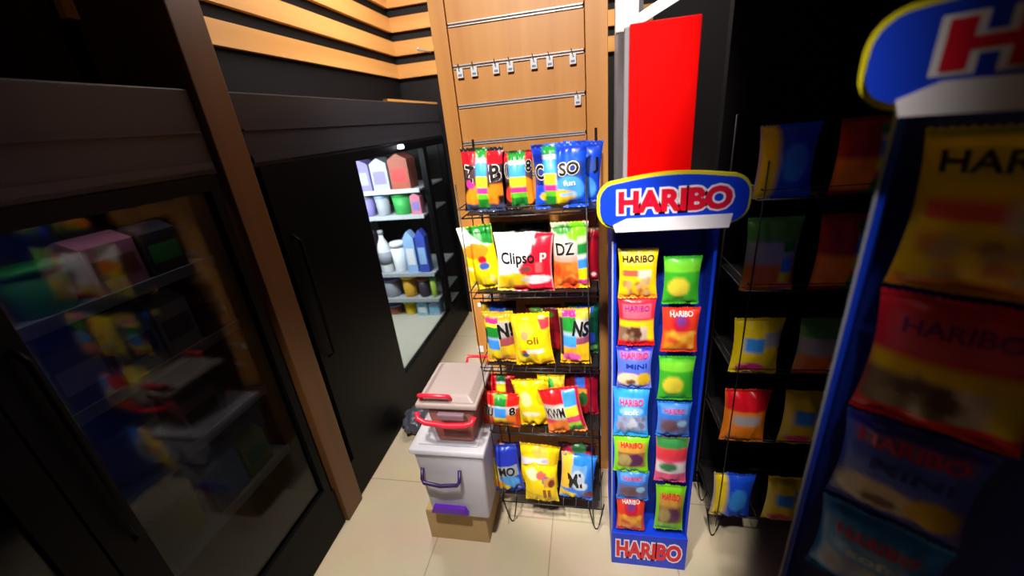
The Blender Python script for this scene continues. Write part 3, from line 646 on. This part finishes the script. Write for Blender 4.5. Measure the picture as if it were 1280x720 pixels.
# crumpled grey bag on the floor behind the crates
p = atz(522, 527, .04)
bm = bmesh.new(); bmesh.ops.create_icosphere(bm, subdivisions=4, radius=1)
for v in bm.verts:
    n_ = noise.noise(v.co * 2.2) * .3 + noise.noise(v.co * 5) * .14
    v.co = Vector((v.co.x * .07, v.co.y * .09, max(-.9, v.co.z) * .055)) * (1 + n_)
zmin = min(v.co.z for v in bm.verts)
for v in bm.verts: v.co += Vector((p.x, p.y, -zmin))
k = MB(); k.merge(bm); tag(k.build('rubbish_bag', mat('grey_film', (78, 80, 92), .3), origin=(p.x, p.y, 0), smooth=True), 'small crumpled grey bag on the floor between fridge and crates', 'bag')

# ------------------------------------------------------------------ fridges
FX = -1.04; FB = -1.72
GL = glass_mat('fridge_glass', (.78, .82, .82)); GLD = glass_mat('dimmed_glass', (.42, .44, .46))  # second glass tinted darker to dim the near fridge
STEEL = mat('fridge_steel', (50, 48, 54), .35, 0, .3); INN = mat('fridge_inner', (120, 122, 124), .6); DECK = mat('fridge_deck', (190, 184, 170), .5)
SHG = mat('shelf_grey', (175, 178, 182), .4)
def make_fridge(y0, y1, doors, lab, shelves, lamp, gl, inn, deck, tier=0):
    r = empty('display_fridge', (FX - .3, (y0 + y1) / 2, 0), lab, 'fridge', 'black display fridges')
    m = MB(); m.box((FB, y0, .0), (FX - .02, y1, .2)); m.box((FX - .02, y0, .012), (FX, y1, .2))
    part(m, 'base', BLACK, r)
    m = MB(); m.box((FB, y0, 1.44), (FX - .004, y1, 1.66), None, .004); m.box((FX - .006, y0 + .01, 1.455), (FX + .004, y1 - .01, 1.475)); m.box((FX - .006, y0 + .01, 1.55), (FX + .003, y1 - .01, 1.556))
    part(m, 'canopy', STEEL, r)
    part(MB().box((FB, y0, .2), (FB + .03, y1, 1.44)), 'back_wall', inn, r)
    for y in (y0, y1 - .03): part(MB().box((FB + .03, y, .2), (FX - .04, y + .03, 1.44)), 'side_wall', BLACK, r)
    part(MB().box((FB + .03, y0 + .03, .2), (FX - .05, y1 - .03, .215)), 'deck', deck, r)
    if tier:
        for z in shelves[1:]:
            m = MB(); m.box((FB + .03, tier, z - .012), (FX - .045, y1 - .03, z)); m.box((FB + .03, tier - .005, z - .022), (FX - .045, tier, z + .006))
            part(m, 'shelf', SHG, r)
        part(MB().box((FB + .03, y0 + .03, .2155), (FX - .045, y1 - .03, shelves[0])), 'deck_floor', deck, r)
        part(MB().tube([at(446, 191, tier - .3), at(504, 183, tier - .3)], .011), 'front_tube', lamp, r, 'white light tube')
    else:
      for z in shelves:
        m = MB(); m.box((FB + .03, y0 + .03, z - .012), (FX - .1, y1 - .03, z)); m.box((FX - .1, y0 + .03, z - .022), (FX - .094, y1 - .03, z + .008))
        part(m, 'shelf', SHG, r)
    part(MB().box((FX - .07, y0 + .1, 1.405), (FX - .04, y1 - .1, 1.43), None, .004), 'light_tube', lamp, r)
    for a, b, fw0, fw1 in doors:
        fr = MB()
        fr.box((FX - .03, a, .2), (FX + .006, a + fw0, 1.44)); fr.box((FX - .03, b - fw1, .2), (FX + .006, b, 1.44))
        fr.box((FX - .03, a + fw0, .2), (FX + .006, b - fw1, .245)); fr.box((FX - .03, a + fw0, 1.40), (FX + .006, b - fw1, 1.44))
        d = part(fr, 'door', BLACK, r)
        g = MB().box((FX - .016, a + fw0 - .004, .243), (FX - .008, b - fw1 + .004, 1.404)).build('glass_pane', gl, d)
        for v in g.data.vertices: v.co -= r.location
        if fw0 > .06:
            h = MB().tube([(FX + .004, a + .05, .7), (FX + .03, a + .05, .72), (FX + .03, a + .05, 1.18), (FX + .004, a + .05, 1.2)], .007).build('door_handle', BLACK, d)
            for v in h.data.vertices: v.co -= r.location
    return r
TY = 2.5
shB = [max(.222, at(520, 402, TY).z)] + [at(520, y, TY).z for y in (374, 342, 269, 236)]
TUBE = emit_mat('tube_on', (235, 240, 255), 5)
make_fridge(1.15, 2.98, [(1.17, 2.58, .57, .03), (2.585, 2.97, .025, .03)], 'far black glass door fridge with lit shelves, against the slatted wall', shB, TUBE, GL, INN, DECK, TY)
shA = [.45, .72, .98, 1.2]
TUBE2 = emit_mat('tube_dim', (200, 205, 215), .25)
make_fridge(-.5, 1.02, [(-.48, .40, .06, .06), (.405, 1.0, .07, .03)], 'near black fridge with glass and inside darkened to look dim, at the left', shA, TUBE2, GLD, mat('dimmed_inner', (60, 62, 66), .6), mat('dimmed_deck', (120, 118, 112), .5))  # glass, inner and deck colours darkened in place of dim light
fr_ = bpy.data.objects['display_fridge']
part(MB().box((FX - .03, 2.2, 1.6605), (FX - .002, 2.97, 1.672)), 'top_trim', WOODY, fr_, 'wooden top trim')
# wood cladding board between the fridges
tag(MB().box((FB, 1.03, 0), (FX + .012, 1.14, 2.2), None, .004).build('wood_divider', wood('dark_oak', (84, 52, 24), (104, 66, 32)), origin=(-1.3, 1.085, 0)), 'brown wooden divider board standing between the two black fridges', 'divider')
# goods on the shelves
def bottle(x, y, z, h, r, body, cap, lab, grp):
    o = empty('bottle', (x, y, z), lab, 'bottle', grp)
    part(MB().lathe([(r * .9, 0), (r, .01), (r, h * .55), (r * .8, h * .68), (r * .36, h * .82), (r * .34, h * .9)], (x, y, z), n=14), 'bottle_body', body, o)
    part(MB().lathe([(r * .42, h * .9), (r * .42, h)], (x, y, z), n=12), 'cap', cap, o)
    part(MB().lathe([(r * 1.02, h * .2), (r * 1.02, h * .5)], (x, y, z), n=14), 'bottle_label', cap, o)
def carton(x, y, z, h, w, d, body, band, lab, grp, front=False):
    o = empty('carton', (x, y, z), lab, 'carton', grp)
    m = MB(); m.frustum((x - d / 2, y - w / 2), (x + d / 2, y + w / 2), z, (x - d / 2, y - w / 2), (x + d / 2, y + w / 2), z + h * .84, None, .002)
    m.frustum((x - d / 2, y - w / 2), (x + d / 2, y + w / 2), z + h * .84, (x - .004, y - w / 2), (x + .004, y + w / 2), z + h)
    part(m, 'carton_body', body, o)
    if front: part(MB().box((x - w * .36, y - w / 2 - .001, z + h * .2), (x + w * .36, y - w / 2 - .0002, z + h * .6)), 'carton_label', band, o)
    else: part(MB().box((x + d / 2 + .0002, y - w * .4, z + h * .25), (x + d / 2 + .001, y + w * .4, z + h * .6)), 'carton_label', band, o)
def tub(x, y, z, h, r, body, lid, lab, grp):
    o = empty('tub', (x, y, z), lab, 'tub', grp)
    part(MB().lathe([(r * .82, 0), (r * .86, .006), (r, h * .85)], (x, y, z), n=18), 'tub_body', body, o)
    part(MB().lathe([(r * 1.06, h * .85), (r * 1.06, h * .96), (r, h)], (x, y, z), n=18), 'tub_lid', lid, o)
gm = lambda n, c: mat('goods_' + n, c, .5, 0, .3)
G = {'orange': gm('orange', (225, 130, 40)), 'brown': gm('brown', (140, 70, 50)), 'gold': gm('gold', (220, 165, 50)), 'violet': gm('violet', (120, 110, 170)), 'green': gm('green', (50, 150, 70)), 'pink': gm('pink', (190, 110, 130)),
     'white': gm('white', (235, 235, 238)), 'paleblue': gm('paleblue', (150, 185, 230)), 'blue': gm('blue', (60, 80, 180)), 'yellow': gm('yellow', (240, 200, 20)), 'grey': gm('grey', (150, 150, 160)), 'lime': gm('lime', (150, 180, 60)), 'dark': gm('dark', (60, 50, 60)), 'cyan': gm('cyan', (130, 200, 225)), 'red': gm('red', (180, 50, 50))}
ordn = ['nearest', 'second', 'third', 'fourth', 'fifth', 'sixth', 'seventh', 'eighth', 'ninth']
def fill(zsh, y0, items, shelfname, fr, grp, gap=.012):
    y = y0; top = min([q for q in shA + [1.41] if q > zsh + .02 and (q in shA or q == 1.41)]) - .03
    for k, (kd, c1_, c2_, h, w) in enumerate(items):
        h = min(h, top - zsh)
        x = FX - .1 - .012 - w / 2 - random.uniform(0, .01)
        lab = '%s %s, %s along the %s of the %s fridge' % (c1_ + ' and ' + c2_ if c1_ != c2_ else 'plain ' + c1_, kd, ordn[k], shelfname, fr)
        z = zsh + .0005
        if kd == 'bottle': bottle(x, y + w / 2, z, h, w / 2, G[c1_], G[c2_], lab, grp)
        elif kd == 'carton': carton(x, y + w / 2, z, h, w, w, G[c1_], G[c2_], lab, grp)
        else: tub(x, y + w / 2, z, h, w / 2, G[c1_], G[c2_], lab, grp)
        y += w + gap
gB = 'goods in the far fridge'
def row(k, items, shelfname):
    last = None; n = 0
    for kd, c1_, c2_, x0, x1, ytop in items:
        base = (402, 374, 342, 269, 236)[k]
        ym = (base + ytop) / 2
        a, b = at(x0, ym, TY + .02).x, at(x1, ym, TY + .02).x
        if last is not None: a = max(a, last + .004)
        b = min(b, FX - .065); w = b - a
        if w < .045: continue
        last = b
        h = at((x0 + x1) / 2, ytop, TY + .02).z - shB[k]
        nxt = shB[k + 1] - .03 if k < 4 else 1.39
        h = min(h, nxt - shB[k])
        lab = '%s %s, %s from the left on the %s of the far fridge' % (c1_ + ' and ' + c2_ if c1_ != c2_ else 'plain ' + c1_, kd, ordn[n] if n else 'first', shelfname); n += 1
        y = TY + .02 + w / 2; z = shB[k] + .0005
        if kd == 'bottle': bottle((a + b) / 2, y, z, h, w / 2, G[c1_], G[c2_], lab, gB)
        elif kd == 'carton': carton((a + b) / 2, y, z, h, w, min(w, .2), G[c1_], G[c2_], lab, gB, True)
        else: tub((a + b) / 2, y, z, h, w / 2 / 1.06, G[c1_], G[c2_], lab, gB)
row(4, [('carton', 'violet', 'grey', 440, 461, 200), ('carton', 'grey', 'violet', 463, 484, 198), ('carton', 'brown', 'red', 486, 510, 192), ('carton', 'gold', 'brown', 512, 532, 193), ('carton', 'orange', 'brown', 535, 552, 194)], 'top shelf')
row(3, [('tub', 'violet', 'grey', 446, 464, 245), ('tub', 'grey', 'paleblue', 465, 483, 243), ('tub', 'green', 'green', 485, 511, 241), ('carton', 'pink', 'violet', 513, 534, 240), ('tub', 'green', 'grey', 537, 553, 244)], 'second shelf')
row(2, [('carton', 'dark', 'lime', 452, 468, 285), ('bottle', 'white', 'grey', 469, 484, 290), ('tub', 'white', 'white', 486, 504, 305), ('carton', 'paleblue', 'white', 506, 519, 290), ('carton', 'blue', 'paleblue', 521, 533, 288), ('carton', 'white', 'paleblue', 535, 547, 290), ('tub', 'grey', 'pink', 549, 561, 300)], 'third shelf')
row(1, [('tub', 'grey', 'violet', 474, 497, 350), ('tub', 'gold', 'yellow', 499, 518, 345), ('tub', 'dark', 'brown', 520, 535, 349), ('tub', 'lime', 'green', 537, 552, 347), ('carton', 'green', 'lime', 554, 564, 350)], 'fourth shelf')
row(0, [('tub', 'brown', 'violet', 482, 501, 383), ('tub', 'yellow', 'lime', 503, 519, 378), ('carton', 'cyan', 'white', 522, 535, 377), ('carton', 'paleblue', 'cyan', 537, 550, 378), ('tub', 'lime', 'green', 552, 563, 382)], 'deck')
gA = 'goods in the near fridge'
fill(shA[3], .44, [('tub', 'violet', 'dark', .1, .11), ('tub', 'green', 'green', .11, .12), ('carton', 'pink', 'brown', .14, .12), ('carton', 'dark', 'green', .14, .1)], 'top shelf', 'near', gA)
fill(shA[2], .44, [('bottle', 'white', 'grey', .19, .08), ('carton', 'grey', 'white', .17, .11), ('carton', 'paleblue', 'blue', .17, .11), ('carton', 'white', 'grey', .17, .1), ('carton', 'brown', 'dark', .16, .09)], 'second shelf', 'near', gA)
fill(shA[1], .44, [('bottle', 'white', 'white', .22, .1), ('tub', 'white', 'grey', .17, .16), ('carton', 'grey', 'dark', .15, .12), ('carton', 'dark', 'brown', .16, .1)], 'third shelf', 'near', gA)
fill(shA[0], .44, [('tub', 'dark', 'violet', .12, .12), ('tub', 'yellow', 'brown', .16, .12), ('carton', 'paleblue', 'cyan', .18, .12), ('carton', 'lime', 'green', .16, .1)], 'fourth shelf', 'near', gA)

# ------------------------------------------------------------------ dim displays to the right
gp = empty('added_dark_panel', (.84, 1.40, 0), 'tall matt black panel added for darkness behind the dim rack at the right', 'panel')  # black sheet added so the right side stays dark
part(MB().box((.40, 1.40, .08), (1.66, 1.44, 2.4), None, .003), 'panel_board', BLACKM, gp)
part(MB().box((.40, 1.36, 0), (1.66, 1.48, .09), None, .003), 'panel_foot', BLACKM, gp)
rk = make_rack(.76, .02, 'black wire rack in the dim aisle right of the blue stand', shelfz)
rnd = random.Random(5)
combo = [('red bag with an orange foot', [('b', (170, 25, 25)), ('r', 0, .5, 1, .9, ORG), strip1(.6, .85, .1)]), ('green and silver bag', [('b', (90, 160, 60)), ('r', 0, .3, 1, .6, SIL), ('r', 0, .6, 1, 1, (225, 110, 40)), strip1(.65, .9, .3)]),
         ('yellow bag with a blue cap', [('b', YEL), ('r', .2, .3, .6, .55, LBL), ('r', .6, .2, 1, .45, SIL), ('e', .4, .85, .3, .1, PNK)]), ('orange bag with a red head', [('b', ORG), ('r', 0, 0, 1, .35, RED), ('r', .2, .4, .8, .6, SIL)]),
         ('blue bag with a yellow side', [('b', BLU), ('r', 0, 0, .3, 1, YEL), ('e', .6, .5, .25, .25, LBL)])]
order = [4, 1, 2, 3, 4]; order2 = [0, 0, 1, 2, 2]
rown = ['top', 'second', 'third', 'fourth', 'bottom']
for r_, z in enumerate(shelfz):
    hgt = [.17, .2, .18, .2, .2][r_]
    for c_, (oi, xx) in enumerate(((order[r_], .455), (order2[r_], .62))):
        nm, ops = combo[oi]
        make_bag('candy_bag', '%s, %s side, %s row of the dim rack' % (nm, ('left', 'right')[c_], rown[r_]), (xx, 1.08, z), .13, hgt, .04, ops, seed=80 + r_ * 2 + c_, nu=16, nv=20, group='candy bags on the dim right rack')
# nearer large blue stand
NX, NY = at(1052, 420, .56).x, .56
NW = .36; NR = math.radians(-36)
nz0, nz1 = at(1150, 128, NY - .05).z, at(1150, 8, NY - .05).z
make_stand(NX, NX + NW, NY, 'large blue candy stand near the front, standing in shadow at the right', nz0, nz1, nz1 + .3, red=False, sx0=-.03, sx1=.40, rz=NR)
zb = [nz0 - .04]
lab3 = [('gold', .165, .19, 'large golden yellow bag, topmost on the shadowed front stand'), ('red', .165, .19, 'large red and yellow bag, second on the shadowed front stand'), ('violet', .155, .17, 'large violet blue bag, third on the shadowed front stand'), ('sky', .155, .17, 'large sky blue bag, lowest on the shadowed front stand')]
zt_ = nz0 - .03
for i, (kd, w_, h_, lb) in enumerate(lab3):
    make_bag('candy_bag', lb, Vector((NX, NY, 0)) + Matrix.Rotation(NR, 3, 'Z') @ Vector((.025 + w_ / 2, .02 - .002 * (i % 2), zt_ - h_)), w_, h_, .03, hb(kd), TX[kd], seed=90 + i, yaw=NR, nu=20, nv=26, group='large bags on the front stand')
    zt_ -= h_ + .006

# ------------------------------------------------------------------ lamps
def spot(loc, tgt, power, size, blend, rad=.06, col=(1, .95, .88)):
    l = bpy.data.lights.new('added_spot', 'SPOT'); l.energy = power; l.spot_size = math.radians(size); l.spot_blend = blend; l.shadow_soft_size = rad; l.color = col  # unseen spots, added to light the centre and leave the sides dark
    o = bpy.data.objects.new('added_spot', l); COL.objects.link(o); o.location = loc
    o.rotation_euler = (Vector(tgt) - Vector(loc)).to_track_quat('-Z', 'Y').to_euler(); return o
def area(loc, tgt, power, sx, sy, col=(1, .97, .93), spread=180):
    l = bpy.data.lights.new('ceiling_lamp', 'AREA'); l.shape = 'RECTANGLE'; l.size = sx; l.size_y = sy; l.energy = power; l.color = col; l.spread = math.radians(spread)
    o = bpy.data.objects.new('ceiling_lamp', l); COL.objects.link(o); o.location = loc
    o.rotation_euler = (Vector(tgt) - Vector(loc)).to_track_quat('-Z', 'Y').to_euler(); return o
spot((-.25, -.35, 2.6), (-.17, 1.25, 1.62), 205, 32, .4)
spot((-.30, -.3, 2.6), (-.20, 1.1, .95), 240, 27, .4)
spot((-.35, .1, 2.65), (-.44, 1.0, .2), 215, 40, .5)
spot((.02, -.2, 2.6), (.11, .95, .75), 170, 22, .6)
spot((.02, -.2, 2.6), (.10, .95, 1.45), 60, 18, .6)
area((-.5, 2.2, 2.7), (-.5, 2.2, 0), 36, 1.6, .3)
area((.2, 2.3, 2.7), (.2, 2.3, 0), 16, .6, .3)
def fridge_lamp(y0, y1, p):
    o = area((FX - .09, (y0 + y1) / 2, 1.395), (FX - .32, (y0 + y1) / 2, .5), p, .05, y1 - y0, (.93, .97, 1)); o.name = 'fridge_lamp'
    o.rotation_euler = (0, math.radians(14), 0)
o = area((-1.38, 2.05, 1.41), (-1.38, 2.7, .7), 28, .6, .15, (.93, .97, 1)); o.name = 'fridge_lamp'
fridge_lamp(.45, .98, .3)
W = bpy.data.worlds.new('world'); S.world = W; W.use_nodes = True
W.node_tree.nodes['Background'].inputs[0].default_value = (1, .97, .95, 1); W.node_tree.nodes['Background'].inputs[1].default_value = .02
S.view_settings.view_transform = 'Standard'; S.view_settings.look = 'None'; S.view_settings.exposure = 0; S.view_settings.gamma = 1
S.view_settings.use_curve_mapping = False
